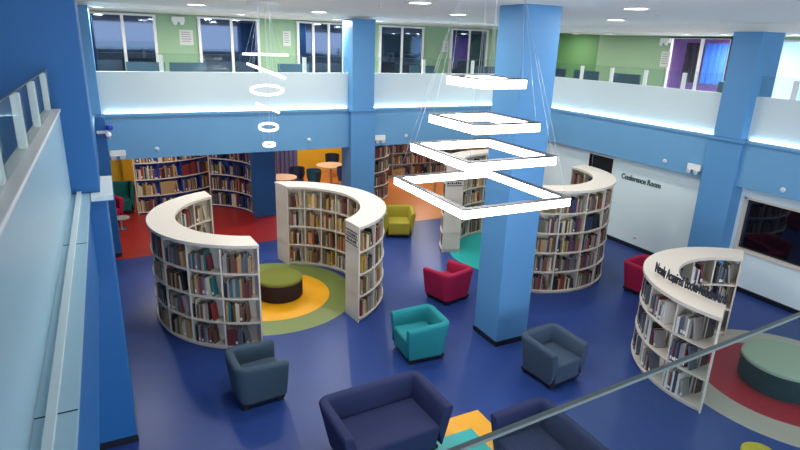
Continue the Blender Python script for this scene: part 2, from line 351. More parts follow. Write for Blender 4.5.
# ------------------------------------------------------------------ ceiling lights
def downlight(x, y, z, power, label, r=.16, group='round ceiling downlights', spread=180):
    t = thing('ceiling_downlight', label, 'ceiling light', (x, y, z), 0, group)
    MB().lathe(0, 0, [(r+.03, 0), (r+.03, -.012), (r, -.016), (r, 0), (r+.03, 0)], 28).obj('trim_ring', M_wmet, t)
    MB().lathe(0, 0, [(r, -.004), (r, -.012), (0, -.012)], 28).obj('diffuser', M_dl, t)
    if power: area(t, (0, 0, -.03), 2*r, power, spread=spread)
    return t
for x, y in ((420, 2), (458, 14), (636, 8), (616, 19.5)):
    p = at_z(x, y, ZC); downlight(p.x, p.y, ZC, DOWN_W, 'round white downlight in the flat atrium ceiling')
for x, y in ((1.9, 8.0), (4.2, 12.2), (9.3, 12.0), (9.0, 4.2), (1.7, 12.0), (1.7, 5.4)):
    downlight(x, y, ZC, DOWN_W, 'round white downlight in the flat atrium ceiling')
for x, y in ((98, 6.5), (241, 14), (337, 19), (379, 18)):
    p = at_z(x, y, ZSB); yy = min(max(p.y, YB+.5), 16.2); p = at_y(x, y, yy)
    downlight(p.x, yy, ZSB, WALK_W, 'small round downlight in the soffit before the green wall', .1, 'soffit downlights of the gallery opposite')
for x, y in ((576, 35), (608, 33.5), (686, 35), (725, 29), (795, 35)):
    p = at_x(x, y, 12.6); downlight(12.6, p.y, ZSR, WALK_W*.22, 'small round downlight in the soffit beside the purple room', .1, 'soffit downlights of the purple room gallery')
downlight(13.6, 15.3, ZSB, WALK_W*.35, 'small added downlight over the leaf green recess', .1, 'added recess light')  # extra lamp, put in to brighten the recess
wall('wall_standin_room', MB().box(16.0, 16.1, 5.6, 8.8, 3.1, ZSR).box(XW+.1, 16.0, 8.78, 8.88, 3.1, ZSR).box(XW+.1, 16.0, 5.6, 5.7, 3.1, ZSR).box(XW+.1, 16.1, 5.6, 8.9, ZSR, ZSR+.05), mat('standin reflection blue', (186, 206, 232), .6), 'added pale blue walls standing in for the window reflection')  # invented room stands in for a pale reflection on the glass
downlight(15.2, 7.2, ZSR, WALK_W*1.2, 'added round downlight inside the stand-in room', .12, 'added room light')  # lamp added to brighten the invented room
p = (15.2, 10.5, ZSR); downlight(*p, WALK_W*1.6, 'round downlight inside the purple room', .12, 'purple room light')
for x, y in ((.8, 15.2), (2.0, 18.5), (5.2, 16), (6.2, 18.6), (9.2, 15.4), (10.5, 18.5)):  # unseen lamps, added to light the alcoves
    downlight(x, y, 2.9, UNDER_W, 'added round downlight in the low ceiling of the alcoves', .16, 'added alcove downlights')

# ------------------------------------------------------------------ square chandelier
def chandelier_square():
    ax, ay = 3.53, 5.02
    t = thing('square_chandelier', 'chandelier of four stacked luminous square frames on thin wires', 'chandelier', (ax, ay, ZC))
    MB().box(-.3, .3, -.3, .3, -.05, 0).obj('canopy', M_wmet, t, bevel=.01)
    for z, wx, wy in ((4.475, .54, .66), (4.055, .79, .91), (3.725, 1.08, 1.18), (3.31, 1.32, 1.48)):
        z -= ZC; h = .085; b = .055; X, Y = wx/2, wy/2
        fr = MB().box(-X, X, -Y, -Y+b, z-h, z).box(-X, X, Y-b, Y, z-h, z).box(-X, -X+b, -Y+b, Y-b, z-h, z).box(X-b, X, -Y+b, Y-b, z-h, z).obj('light_frame', M_frm, t)
        e = .006; q = b+.002
        MB().box(-X-e, X+e, -Y-e, -Y+q, z, z+.012).box(-X-e, X+e, Y-q, Y+e, z, z+.012).box(-X-e, -X+q, -Y+q, Y-q, z, z+.012).box(X-q, X+e, -Y+q, Y-q, z, z+.012).obj('frame_rim', M_skirt, fr)
        for sx in (-1, 1):
            for sy in (-1, 1): MB().tube((sx*.22, sy*.22, -.05), (sx*(X-.03), sy*(Y-.03), z), .0014, 5).obj('suspension_wire', M_wire, fr)
chandelier_square()
def chandelier_rings():
    ax, ay = 2.53, 10.2
    t = thing('ring_chandelier', 'chandelier of six luminous rings shrinking downwards over the olive ottoman', 'chandelier', (ax, ay, ZC))
    MB().lathe(0, 0, [(.28, 0), (.28, -.04), (0, -.04)], 32).obj('canopy', M_wmet, t)
    vdir = Vector((ax, ay, 0)).normalized(); side = Vector((vdir.y, -vdir.x, 0))
    for (x, y, dia, tx, ts) in ((265, 54.5, .78, 0, 2), (264.5, 71, .70, 20, 4), (266, 90, .58, 0, -12), (266, 108, .44, 23, 6), (267, 127, .36, 0, -15), (268, 144.5, .23, 0, -10)):
        p = at_y(x, y, ay); r = dia/2
        m_ = MB().lathe(0, 0, [(r, -.018), (r, .018), (r-.03, .018), (r-.03, -.018), (r, -.018)], 48)
        # tx: roll about the view axis (right side down), ts: near side down
        mt = Matrix.Translation((0, 0, p.z-ZC)) @ Matrix.Rotation(R(tx), 4, vdir) @ Matrix.Rotation(R(-ts), 4, side)
        m_.xf(mt); rg = m_.obj('light_ring', M_rng, t, smooth=40)
        for k in range(3):
            a = 2*math.pi*k/3+.4; e = mt @ Vector(((r-.018)*math.cos(a), (r-.018)*math.sin(a), .018))
            MB().tube((.1*math.cos(a), .1*math.sin(a), -.04), e, .0014, 5).obj('suspension_wire', M_wire, rg)
chandelier_rings()

# ------------------------------------------------------------------ seating
M_foot = mat('black chair base', (14, 14, 17), .6)
def fabric(name, c): return mat(name, c, .85, .3, .08, 40, .25, 220)
def tub(name, label, cat, loc, face, W, D, H, m, group=None, Hf=None, seat=.41, th=.115):
    """tub seat, local front = -Y; face = direction angle (deg) of the front in world"""
    t = thing(name, label, cat, (loc[0], loc[1], 0), R(face+90), group)
    Hf = Hf or H-.04; rc = .16; z0 = .08
    path = [(-W/2, -D/2+.03, 1, 0)]
    path += [(-W/2, y, 1, 0) for y in (-D/2+.12, 0, D/2-rc)]
    for k in range(1, 8):
        a = math.pi-k*math.pi/16; path.append((-W/2+rc+rc*math.cos(a), D/2-rc+rc*math.sin(a), -math.cos(a), -math.sin(a)))
    path.append((-W/2+rc, D/2, 0, -1)); path.append((0, D/2, 0, -1))
    path += [(-x, y, -nx, ny) for x, y, nx, ny in path[:-1][::-1]]
    V = []; Fs = []
    prof = [(0, z0), (0, .2), (0, -.10), (0, -.035), (.012, -.010), (.035, 0), (th-.035, 0), (th-.012, -.010), (th, -.035), (th+.01, -.12), (th+.015, seat-.06)]
    k = len(prof)
    for x, y, nx, ny in path:
        f_ = (y+D/2)/D; h = Hf+(H-Hf)*min(1, f_*1.3)
        for j, (o, z) in enumerate(prof):
            zz = h+z if 2 <= j <= 9 else z
            sc = 1-.19*(1-(zz/h))
            V.append(((x+nx*o)*sc, (y+ny*o)*(sc if ny or y > 0 else 1-.10*(1-zz/h)), zz))
    n = len(path)
    for i in range(n-1):
        for j in range(k-1): Fs.append((i*k+j, i*k+j+1, (i+1)*k+j+1, (i+1)*k+j))
        Fs.append((i*k+k-1, i*k, (i+1)*k, (i+1)*k+k-1))
    Fs.append(tuple(range(k))); Fs.append(tuple(range((n-1)*k, n*k))[::-1])
    MB().add(V, Fs).obj('shell', m, t, bevel=.02, smooth=50, seg=3)
    s0 = 1-.19*(1-z0/H); s1 = 1-.19*(1-seat/H)
    xi = W/2-th-.005; yf = -D/2+.035; yb = D/2-th-.01
    MB().add([(-xi*s0-.03, yf*.93, z0), (xi*s0+.03, yf*.93, z0), (xi*s0+.03, yb*s0, z0), (-xi*s0-.03, yb*s0, z0), (-xi*s1-.01, yf*.985, seat), (xi*s1+.01, yf*.985, seat), (xi*s1+.01, yb*s1, seat), (-xi*s1-.01, yb*s1, seat)],
             [(0,3,2,1),(4,5,6,7),(0,1,5,4),(1,2,6,5),(2,3,7,6),(3,0,4,7)]).obj('seat', m, t, bevel=.035, smooth=50, seg=3)
    MB().box(-W/2*.78, W/2*.78, -D/2*.78, D/2*.78, .045, z0+.01).obj('base_frame', M_foot, t)
    for sx in (-1, 1):
        for sy in (-1, 1): MB().box(sx*W*.33-.035, sx*W*.33+.035, sy*D*.32-.035, sy*D*.32+.035, 0, .06).obj('foot', M_foot, t)
    return t
ARM = 'tub armchairs in the hall'
tub('tub_armchair', 'slate grey tub armchair beside the curved bookcase of the green ring', 'armchair', (1.44, 7.0), 4, .74, .76, .66, fabric('slate fabric', (60, 78, 94)), ARM)
tub('tub_armchair', 'teal tub armchair with pale rim before the free standing pillar', 'armchair', (4.07, 7.1), 176, .8, .78, .66, fabric('teal fabric', (34, 134, 142)), ARM)
tub('tub_armchair', 'dark blue grey tub armchair between free standing pillar and navy sofa', 'armchair', (5.6, 5.7), -84, .78, .78, .66, fabric('blue grey fabric', (62, 78, 98)), ARM)
tub('tub_armchair', 'magenta tub armchair turned away beside the free standing pillar', 'armchair', (5.6, 8.72), 104, .8, .74, .66, fabric('magenta fabric', (158, 24, 66)), ARM)
tub('tub_armchair', 'magenta tub armchair half behind the lettered bookcase', 'armchair', (9.58, 7.36), -80, .82, .78, .66, fabric('magenta fabric', (158, 24, 66)), ARM)
tub('tub_armchair', 'yellow green tub armchair at the edge of the orange floor', 'armchair', (6.42, 12.58), -112, .84, .78, .7, fabric('lime fabric', (162, 150, 50)), ARM)
NV = fabric('navy fabric', (38, 46, 84))
tub('navy_sofa', 'navy two seat tub sofa with its back to the slate armchair', 'sofa', (2.58, 5.25), -87, 1.46, .9, .7, NV, 'navy sofas', th=.13)
tub('navy_sofa', 'navy two seat tub sofa seen through the near glass railing', 'sofa', (4.02, 3.83), 180, 1.5, .84, .7, NV, 'navy sofas', th=.13)

def ottoman(label, x, y, r, h, mt, ms):
    t = thing('round_ottoman', label, 'ottoman', (x, y, .004))
    MB().lathe(0, 0, [(r-.03, 0), (r-.03, .03), (r, .04), (r, h-.07), (r-.005, h-.06)], 48).obj('side', ms, t, smooth=40)
    MB().lathe(0, 0, [(r-.02, h-.065), (r+.004, h-.06), (r+.004, h-.025), (r-.012, h-.006), (r-.04, h), (0, h+.004)], 48).obj('seat_pad', mt, t, smooth=40)
ottoman('round ottoman with olive top and dark brown side on the yellow disc', 2.6, 10.12, .45, .4, fabric('olive fabric', (112, 118, 44)), fabric('dark brown fabric', (46, 30, 28)))
ottoman('round ottoman with mint top and dark teal side on the crimson disc', 8.76, 4.06, .6, .43, fabric('mint fabric', (150, 168, 148)), fabric('dark teal fabric', (16, 44, 54)))
# stool shape standing in for a yellow reflection in the near glass
p = at_z(760, 452, .45)
t = thing('reflection_standin', 'stool shaped stand-in for a yellow reflection beside the cream ring', 'stool', (p.x, p.y, 0))
MB().lathe(0, 0, [(.15, .38), (.19, .40), (.19, .44), (.16, .46), (0, .465)], 32).obj('seat_pad', fabric('mustard fabric', (178, 168, 40)), t, smooth=40)
MB().lathe(0, 0, [(.14, 0), (.14, .02), (.04, .04), (.04, .36), (.15, .38)], 32).obj('pedestal', M_black, t, smooth=40)

# ------------------------------------------------------------------ curved bookcases and books
BOOKS = []      # (matrix, size(w,d,h), colour, label flag, case key, tier)
PAL = {'maroon': (104, 48, 50), 'red': (142, 54, 50), 'brown': (104, 76, 58), 'tan': (176, 142, 98), 'cream': (208, 194, 164), 'olive': (104, 102, 66), 'green': (48, 84, 70),
       'teal': (44, 108, 110), 'navy': (46, 54, 84), 'blue': (66, 94, 140), 'slate': (92, 98, 108), 'black': (36, 34, 36), 'grey': (148, 144, 140), 'white': (222, 218, 210), 'orange': (196, 108, 56), 'mustard': (188, 152, 66), 'purple': (94, 66, 100)}
MIX = {'warm': ['brown', 'tan', 'cream', 'maroon', 'brown', 'tan', 'olive', 'mustard', 'brown', 'cream', 'black', 'red', 'grey'],
       'dark': ['maroon', 'purple', 'slate', 'brown', 'black', 'grey', 'brown', 'navy', 'tan', 'cream', 'red', 'grey', 'olive'],
       'cool': ['slate', 'black', 'teal', 'brown', 'tan', 'grey', 'brown', 'slate', 'cream', 'maroon', 'green', 'grey', 'red', 'tan'],
       'med': ['slate', 'navy', 'grey', 'white', 'black', 'grey', 'white', 'slate', 'grey', 'maroon']}
def fill(P, tdir, n, wid, h, mix, key, tier, frac, depth=.19, lab=.1):
    """books from P along tdir, spine towards n"""
    x = .012; z = Vector((0, 0, 1)); end = wid*frac-.01; lean = 0
    series = random.random() < .12; sc = random.choice(MIX[mix]); cname = sc; prev = None; first = len(BOOKS); sh = random.uniform(.6, .82)
    while True:
        bw = random.uniform(.022, .046)
        if x+bw > end: return
        if not series or random.random() < .2: cname = random.choice(MIX[mix]); sh = random.uniform(.58, .86)
        bh = h*min(.9, sh+random.uniform(-.02, .02)); bd = depth*random.uniform(.8, 1)
        o = P + tdir*(x+bw/2) - n*(.004+random.uniform(0, .014)+bd/2)
        rot = Matrix((( tdir.x, -n.x, 0), (tdir.y, -n.y, 0), (0, 0, 1))).to_4x4()
        if x+bw*2.6 > end and frac < .92:      # last book leans back on the row
            a = R(-random.uniform(6, 13)); dx = bh*math.sin(-a)
            if x+bw+dx < wid-.01:
                o = P + tdir*(x+bw*.5+dx) - n*(.01+bd/2)
                rot = rot @ Matrix.Rotation(a, 4, 'Y')
                o.z += .003+bw*.5*abs(math.sin(a)); end = 0
        BOOKS.append((Matrix.Translation(o) @ rot, (bw*.96, bd, bh), cname, random.random() < lab, key, tier, prev))
        x += bw+random.uniform(0, .002); prev = cname
def bookcase(key, label, cx, cy, ri, ro, a0, a1, tiers, th, cell, mix, back=True, sides=('out', 'in'), frac=(.7, 1), plinth=.07, top=.05, m=None, mb_=None, group='curved white bookcases', skew=(0, 0)):
    def sk(r1, r2): f1, f2 = (ro-r1)/(ro-ri), (ro-r2)/(ro-ri); return (skew[0]*f1, skew[1]*f1, skew[0]*f2, skew[1]*f2)
    m = m or M_white; mb_ = mb_ or m
    t = thing('curved_bookcase', label, 'bookcase', (cx, cy, 0), 0, group)
    Z = plinth+tiers*th; n = max(2, round((a1-a0)/cell)); da = (a1-a0)/n; tk = .024
    MB().arc(0, 0, ri-.02, ro+.02, a0, a1, Z, Z+top, sk=sk(ri-.02, ro+.02)).obj('top_panel', m, t)
    MB().arc(0, 0, ri+.03, ro-.03, a0, a1, 0, plinth-tk, sk=sk(ri+.03, ro-.03)).obj('plinth', mb_, t)
    for k in range(tiers): MB().arc(0, 0, ri, ro, a0, a1, plinth+k*th-tk, plinth+k*th, sk=sk(ri, ro)).obj('shelf_board', m, t)
    rm = (ri+ro)/2
    if back: MB().arc(0, 0, rm-.008, rm+.008, a0, a1, plinth, Z, sk=sk(rm, rm)).obj('back_panel', mb_, t)
    for i in range(n+1):
        u = i/n; ao = R(a0+da*i); ai = ao+R(skew[0]*(1-u)+skew[1]*u)
        s_ = 1 if i == 0 else -1 if i == n else 0
        ins = 0 if s_ else .012
        pi_ = Vector((math.cos(ai), math.sin(ai), 0))*(ri+ins); po_ = Vector((math.cos(ao), math.sin(ao), 0))*(ro-ins)
        q = (po_-pi_).normalized(); q = Vector((-q.y, q.x, 0))*(.5*tk)
        c = [pi_-q+q*s_, po_-q+q*s_, po_+q+q*s_, pi_+q+q*s_]
        for (z0, z1) in ([(0, Z)] if s_ else [(plinth+k*th, plinth+(k+1)*th-tk) for k in range(tiers)]):
            MB().add([(v.x, v.y, z0) for v in c]+[(v.x, v.y, z1) for v in c], [(0,3,2,1),(4,5,6,7),(0,1,5,4),(1,2,6,5),(2,3,7,6),(3,0,4,7)]).obj('end_panel' if s_ else 'divider', m if s_ else mb_, t)
    for side in sides:
        r = ro-.01 if side == 'out' else ri+.01
        for i in range(n):
            fs = 0 if side == 'out' else 1; u0, u1 = i/n, (i+1)/n; sg = 1 if side == 'out' else -1
            g0 = max(0, sg*(skew[0]*(1-u0)+skew[1]*u0))*.0125; g1 = max(0, -sg*(skew[0]*(1-u1)+skew[1]*u1))*.0125
            A = R(a0+da*i+fs*(skew[0]*(1-u0)+skew[1]*u0))+(.034+g0 if i == 0 else .016+g0)/r; B = R(a0+da*(i+1)+fs*(skew[0]*(1-u1)+skew[1]*u1))-(.034+g1 if i == n-1 else .016+g1)/r
            pa = Vector((cx+r*math.cos(A), cy+r*math.sin(A), 0)); pb = Vector((cx+r*math.cos(B), cy+r*math.sin(B), 0))
            mid = (A+B)/2; nn = Vector((math.cos(mid), math.sin(mid), 0))
            if side == 'in': pa, pb = pb, pa; nn = -nn
            td = (pb-pa).normalized(); wid = (pb-pa).length
            if nn.dot(td.cross(Vector((0, 0, 1)))) < 0: pass
            for k in range(tiers):
                P = pa.copy(); P.z = plinth+k*th+.001
                if side == 'in': P = P-nn*.022
                fill(P, td, nn, wid, th-tk-.01, mix, key, k, random.uniform(*frac), depth=(ro-ri)/2-.072 if back else .19, lab=.6 if key == 'E' else .1)
    return t, Z+top
A, zt = bookcase('A', 'curved white four tier bookcase behind the slate armchair', 2.22, 9.98, 1.43, 1.85, 111, 257, 4, .42, 18.25, 'cool', frac=(.7, 1), skew=(4, -5))
Bc, zt = bookcase('B', 'curved white four tier bookcase with lined sign on its end panel', 2.75, 10.15, 1.46, 1.91, -65, 80, 4, .42, 16.1, 'warm', frac=(.9, 1), skew=(6, -8))
Cc, zt5 = bookcase('C', 'curved white five tier bookcase with lined sign around the teal disc', 8.5, 10.5, 1.32, 1.76, 70, 165, 5, .41, 19, 'warm', frac=(.8, 1))
Dc, _ = bookcase('D', 'curved white five tier bookcase of dark books near the Conference Room wall', 8.24, 9.6, 1.25, 1.68, -150, 8, 5, .41, 19.75, 'dark', frac=(.9, 1))
Ec, ze = bookcase('E', 'curved white three tier bookcase lettered Newly Acquired Books Medicine', 8.52, 4.5, 1.2, 1.68, 43, 195, 3, .455, 21.9, 'med', back=False, frac=(.45, .85), skew=(4, -6))
# lettering on the top of E, bent along the arc
me = text_mesh('Newly Acquired Books Medicine and', .2, .006, bold=.003); me.materials.append(M_txt)
L = max(v.co.x for v in me.vertices); h0 = min(v.co.y for v in me.vertices)
for v in me.vertices:
    x, y, z = v.co; u = x/L; a = R(138+(190-138)*u); r = 1.55-.27*min(1, u/.62)**.8-.02*max(0, u-.62)
    r += z; v.co = (r*math.cos(a), r*math.sin(a), ze+(y-h0*.6)*1.15-.012)
o = link('standing_letters', me, Ec); o['label'] = 'dark upright letters reading Newly Acquired Books Medicine and'
# lined signs on end panels of B and C
def endsign(par, ri, ro, ai, ao, z, flip):
    p0 = Vector((math.cos(R(ai)), math.sin(R(ai)), 0))*ri; p1 = Vector((math.cos(R(ao)), math.sin(R(ao)), 0))*ro
    W = (p1-p0).length; e = (p1-p0)/W; q = Vector((-e.y, e.x, 0))*(-flip)
    b = MB()
    def slab(r0, r1, z0, z1, t0, t1):
        c = [p0+e*r0+q*t0, p0+e*r1+q*t0, p0+e*r1+q*t1, p0+e*r0+q*t1]
        b.add([(v.x, v.y, z0) for v in c]+[(v.x, v.y, z1) for v in c], [(0,3,2,1),(4,5,6,7),(0,1,5,4),(1,2,6,5),(2,3,7,6),(3,0,4,7)])
    slab(.03, W-.03, z-.36, z-.02, .001, .008)
    s = b.obj('sign_board', M_white, par); b = MB()
    for zz, hh in ((z-.1, .022), (z-.21, .022), (z-.33, .022)): slab(.03, W-.03, zz, zz+hh, .008, .01)
    random.seed(3)
    for zz in (z-.17, z-.285):
        x = .06
        while x < W-.08:
            w_ = random.uniform(.02, .05); slab(x, x+w_, zz, zz+random.uniform(.035, .06), .008, .0095); x += w_+.012
    b.obj('sign_lines', M_txt, s)
endsign(Bc, 1.46, 1.91, -59, -65, zt-.05, 1)
endsign(Cc, 1.32, 1.76, 165, 165, zt5-.2, -1)
# alcove shelves: wavy blue shelf and drum shelf
M_bl = mat('dark blue laminate', (34, 60, 140), .5)
random.seed(11)
bookcase('W', 'curved dark blue wall bookcase bulging over the red floor', .9, 19.0, 1.95, 2.35, 258, 319, 5, .46, 15.2, 'warm', True, ('out',), (.8, 1), m=M_white, mb_=M_bl, group='alcove bookcases')
bookcase('V', 'curved dark blue bookcase hollowed towards the blue pier', 1.62, 15.3, 1.75, 2.15, 5, 64, 5, .46, 17, 'dark', True, ('in',), (.8, 1), m=M_white, mb_=M_bl, group='alcove bookcases')
bookcase('U', 'drum shaped grey bookcase on the orange floor', 6.75, 16.75, .85, 1.25, 262, 372, 5, .44, 22, 'dark', True, ('out',), (.9, 1), m=M_white, mb_=mat('grey laminate', (130, 126, 122), .5), group='alcove bookcases')

def straight_case(key, label, x0, x1, y, tiers, th, n, mix):
    t = thing('wall_bookcase', label, 'bookcase', (x0, y, 0), 0, 'alcove bookcases'); W = x1-x0; Z = .08+tiers*th; mg = mat('light grey laminate', (176, 174, 172), .5)
    MB().box(0, W, .3, .32, 0, Z).obj('back_panel', mg, t); MB().box(0, W, 0, .32, Z, Z+.03).obj('top_panel', mg, t); MB().box(0, W, .02, .3, 0, .056).obj('plinth', mg, t)
    for k in range(tiers): MB().box(0, W, 0, .3, .056+k*th, .08+k*th).obj('shelf_board', mg, t)
    for i in range(n+1):
        a = W*i/n; a0 = a-.012+(.012 if i == 0 else -.012 if i == n else 0)
        if i in (0, n): MB().box(a0, a0+.024, 0, .3, 0, Z).obj('end_panel', mg, t)
        else:
            for k in range(tiers): MB().box(a0, a0+.024, .005, .3, .08+k*th, .08+(k+1)*th-.024).obj('divider', mg, t)
    for i in range(n):
        for k in range(tiers): fill(Vector((x0+W*i/n+.015, y+.02, .081+k*th)), Vector((1, 0, 0)), Vector((0, -1, 0)), W/n-.03, th-.034, mix, key, k, random.uniform(.85, 1))
straight_case('S', 'grey wall bookcase behind the drum bookcase', 8.3, 12.3, 18.4, 5, .42, 5, 'dark')

# ------------------------------------------------------------------ alcove furniture
p = at_z(120, 224); tub('tub_armchair', 'magenta tub armchair on the red floor beside the deep blue pillar', 'armchair', (p.x-.35, p.y+.2), -60, .8, .76, .72, fabric('magenta fabric', (158, 24, 66)), 'alcove armchairs')
p = at_z(127, 212); tub('tub_armchair', 'dark teal tub armchair before the yellow panel in the red alcove', 'armchair', (p.x-.15, p.y+.1), -90, .85, .76, .8, fabric('dark teal chair fabric', (18, 96, 90)), 'alcove armchairs')
p = at_z(122, 230)
t = thing('low_table', 'small low grey table on the red floor', 'table', (p.x, p.y+.1, 0.003))
MB().lathe(0, 0, [(.0, .28), (.22, .28), (.22, .3), (0, .3)], 28).obj('table_top', mat('grey top', (150, 150, 146), .5), t); MB().lathe(0, 0, [(.14, 0), (.14, .02), (.03, .03), (.03, .28)], 24).obj('pedestal', M_wire, t)
tag(MB().box(-.85, .18, 18.0, 18.15, 0, 2.1).obj('yellow_screen', M_yelw, bevel=.02), 'tall yellow panel standing at the end of the wavy shelf', 'panel')
m_ = MB(); xc0, xc1 = at_y(276, 160, 20).x, at_y(297, 160, 20).x
for k in range(10): q = (xc1-xc0)/10; m_.box(xc0+k*q, xc0+k*q+q, 19.9+(k % 2)*.05, 20.0+(k % 2)*.05, .05, 2.6)
tag(m_.obj('curtain', mat('grey violet cloth', (88, 88, 130), .8)), 'grey violet pleated curtain before the yellow wall', 'curtain')
def round_table(label, x, y, h, r):
    t = thing('round_table', label, 'table', (x, y, .003), 0, 'alcove tables')
    MB().lathe(0, 0, [(0, h-.03), (r, h-.03), (r, h), (0, h)], 36).obj('table_top', mat('beech top', (214, 176, 140), .45), t); MB().lathe(0, 0, [(.25, 0), (.25, .02), (.035, .04), (.035, h-.03)], 28).obj('pedestal', M_wire, t)
p = at_z(282, 177, .75); round_table('round beech table beside the dark blue pier', p.x, p.y, .75, .45)
p = at_z(331, 165, .75); round_table('round beech table before the yellow wall', p.x, p.y, .75, .5)
def shell_chair(label, x, y, face, c):
    t = thing('shell_chair', label, 'chair', (x, y, .003), R(face+90), 'alcove chairs'); m = mat('chair %d %d %d' % c, c, .6)
    V = []; n = 9
    for zz, rr, s in ((.44, .20, .8), (.62, .25, 1), (.84, .26, 1.02)):
        for off in (0, .025):
            for i in range(n): a = math.pi*(-.12+1.24*i/(n-1)); V.append(((rr-off)*math.cos(a)*1.0, (rr-off)*math.sin(a), zz))
    Fs = []
    for l in range(2):
        for i in range(n-1):
            a = l*2*n+i; b = (l+1)*2*n+i; Fs.append((a, a+1, b+1, b)); Fs.append((a+n, b+n, b+n+1, a+n+1))
    for i in range(n-1): Fs.append((4*n+i, 4*n+i+1, 5*n+i+1, 5*n+i))
    for i in (0, n-1):
        for l in range(2): Fs.append((2*n*l+i, 2*n*(l+1)+i, 2*n*(l+1)+n+i, 2*n*l+n+i))
    MB().add(V, Fs).obj('backrest', m, t, smooth=60)
    MB().lathe(0, 0, [(0, .40), (.2, .40), (.23, .43), (.2, .455), (0, .455)], 24).obj('seat', m, t, smooth=40)
    for sx in (-1, 1):
        for sy in (-1, 1): MB().tube((sx*.12, sy*.12, .41), (sx*.2, sy*.2, 0), .014).obj('leg', M_wire, t)
p = at_z(297, 181, .4); shell_chair('dark navy shell chair beside the dark blue pier', p.x, p.y, -120, (28, 34, 60))
p = at_z(316, 183, .35); shell_chair('dark teal shell chair in front of the round beech table', p.x-.15, p.y-.2, 200, (24, 66, 80))
p = at_z(325, 181, .35); shell_chair('dark blue shell chair beside the dark teal one', p.x+.55, p.y-.35, 20, (30, 50, 96))
p = at_z(336, 163, .6); shell_chair('dark shell chair behind the round table at the yellow wall', p.x, p.y+.4, -90, (26, 30, 48))
p = at_z(428, 206, 0)
t = thing('reading_table', 'dark low reading table on the orange floor', 'table', (p.x+1.2, p.y+.6, .003)); MB().box(-.5, .5, -.35, .35, .68, .72).obj('table_top', mat('slate blue top', (70, 84, 104), .5), t, bevel=.01)
for sx in (-1, 1):
    for sy in (-1, 1): MB().box(sx*.45-.025, sx*.45+.025, sy*.3-.025, sy*.3+.025, 0, .68).obj('leg', M_wire, t)

# ------------------------------------------------------------------ gallery furniture glimpsed over the parapets
def desk(label, x, y, w, rz, c=(34, 46, 60)):
    t = thing('gallery_desk', label, 'desk', (x, y, 3.1), rz, 'gallery desks'); m = mat('desk %d' % c[0], c, .4)
    MB().box(-w/2, w/2, -.3, .3, .71, .75).obj('desk_top', m, t); MB().box(-w/2, w/2, -.02, .02, .75, 1.06).obj('screen_panel', mat('desk panel', (44, 74, 92), .35), t)
    for s in (-1, 1): MB().box(s*(w/2-.04)-.02, s*(w/2-.04)+.02, -.28, .28, 0, .71).obj('leg', M_wire, t)
for x, lab in ((.9, 'dark desk behind the first glass rail near the big pillar'), (1.85, 'dark desk between two dark windows'), (4.5, 'dark desk beside the paper notice'), (8.4, 'dark desk before the window beyond the pillar'), (10.7, 'dark desk before the window by the free standing pillar')):
    desk(lab, x, 15.2, .85, 0)
for y, lab in ((14.6, 'dark desk in the leaf green recess'), (13.2, 'dark desk between the recess and the notice'), (11.7, 'dark desk before the paper notice by the purple room'), (8.4, 'dark desk behind the upper pillar')):
    desk(lab, 12.9, y, 1.0, R(90), (30, 40, 54))
# notices
def notice(label, p, face, w, h):
    t = thing('paper_notice', label, 'notice', p, face, 'wall notices')
    MB().box(-w/2, w/2, -.012, 0, 0, h).obj('sheet', mat('paper', (205, 205, 200), .7), t)
    b = MB(); random.seed(5)
    for k in range(5): b.box(-w*.36, w*random.uniform(.1, .36), -.0135, -.012, h*(.82-.15*k), h*(.86-.15*k))
    b.obj('print', mat('print grey', (120, 122, 124), .7), t)
for x, y, w, h, lab in ((187, 45, .34, .38, 'white notice between the first two dark windows'), (287, 46, .22, .4, 'white notice right of the ring chandelier window'), (445, 52, .2, .34, 'white notice between the last two dark windows')):
    p = at_y(x, y, YW); notice(lab, (p.x, YW-.001, p.z), 0, w, h)
p = at_x(664, 67, XW); notice('white notice beside the purple room glazing', (XW-.001, p.y, p.z), R(-90), .3, .42)
# emergency lights
def emergency(label, p, rz):
    t = thing('emergency_light', label, 'emergency light', p, rz, 'emergency lights')
    MB().box(-.16, .16, -.07, 0, 0, .13).obj('body', M_wmet, t, bevel=.012)
    for s in (-1, 1):
        h = MB().lathe(0, 0, [(.02, 0), (.05, .03), (.055, .05), (.0, .052)], 20).xf(Matrix.Translation((s*.085, -.06, -.005)) @ Matrix.Rotation(R(115), 4, 'X')).obj('lamp_head', M_wmet, t, smooth=40)
p = at_y(118, 156, YB); emergency('white twin head emergency light over the red alcove', (p.x, YB, p.z), 0)
p = at_y(379, 140, YB); emergency('white twin head emergency light right of the lower pillar', (p.x, YB, p.z), 0)
p = at_x(695, 170, XR); emergency('white twin head emergency light beside the Conference Room pillar', (XR, p.y, p.z), R(-90))
p = at_y(178, 22, YW); emergency('white twin head emergency light on the green wall between windows', (p.x, YW, p.z), 0)
p = at_x(666, 43, XW); emergency('white twin head emergency light above the notice by the purple room', (XW, p.y, p.z), R(-90))
def dome(label, p, rz):
    t = thing('motion_sensor', label, 'sensor', p, rz, 'motion sensors')
    MB().lathe(0, 0, [(.05, 0), (.05, .015), (.04, .03)], 20).xf(Matrix.Rotation(R(90), 4, 'X')).obj('mount', M_wmet, t)
    MB().lathe(0, 0, [(.036, .03), (.03, .05), (.015, .062), (0, .065)], 20).xf(Matrix.Rotation(R(90), 4, 'X')).obj('dome', mat('dome grey', (190, 200, 210), .3), t, smooth=40)
for x, y, lab in ((157, 149, 'small white sensor on the beam over the red alcove'), (309, 140, 'small white sensor on the beam over the tables'), (406, 136, 'small sensor on the beam over the drum bookcase')):
    p = at_y(x, y, YB); dome(lab, (p.x, YB, p.z), 0)
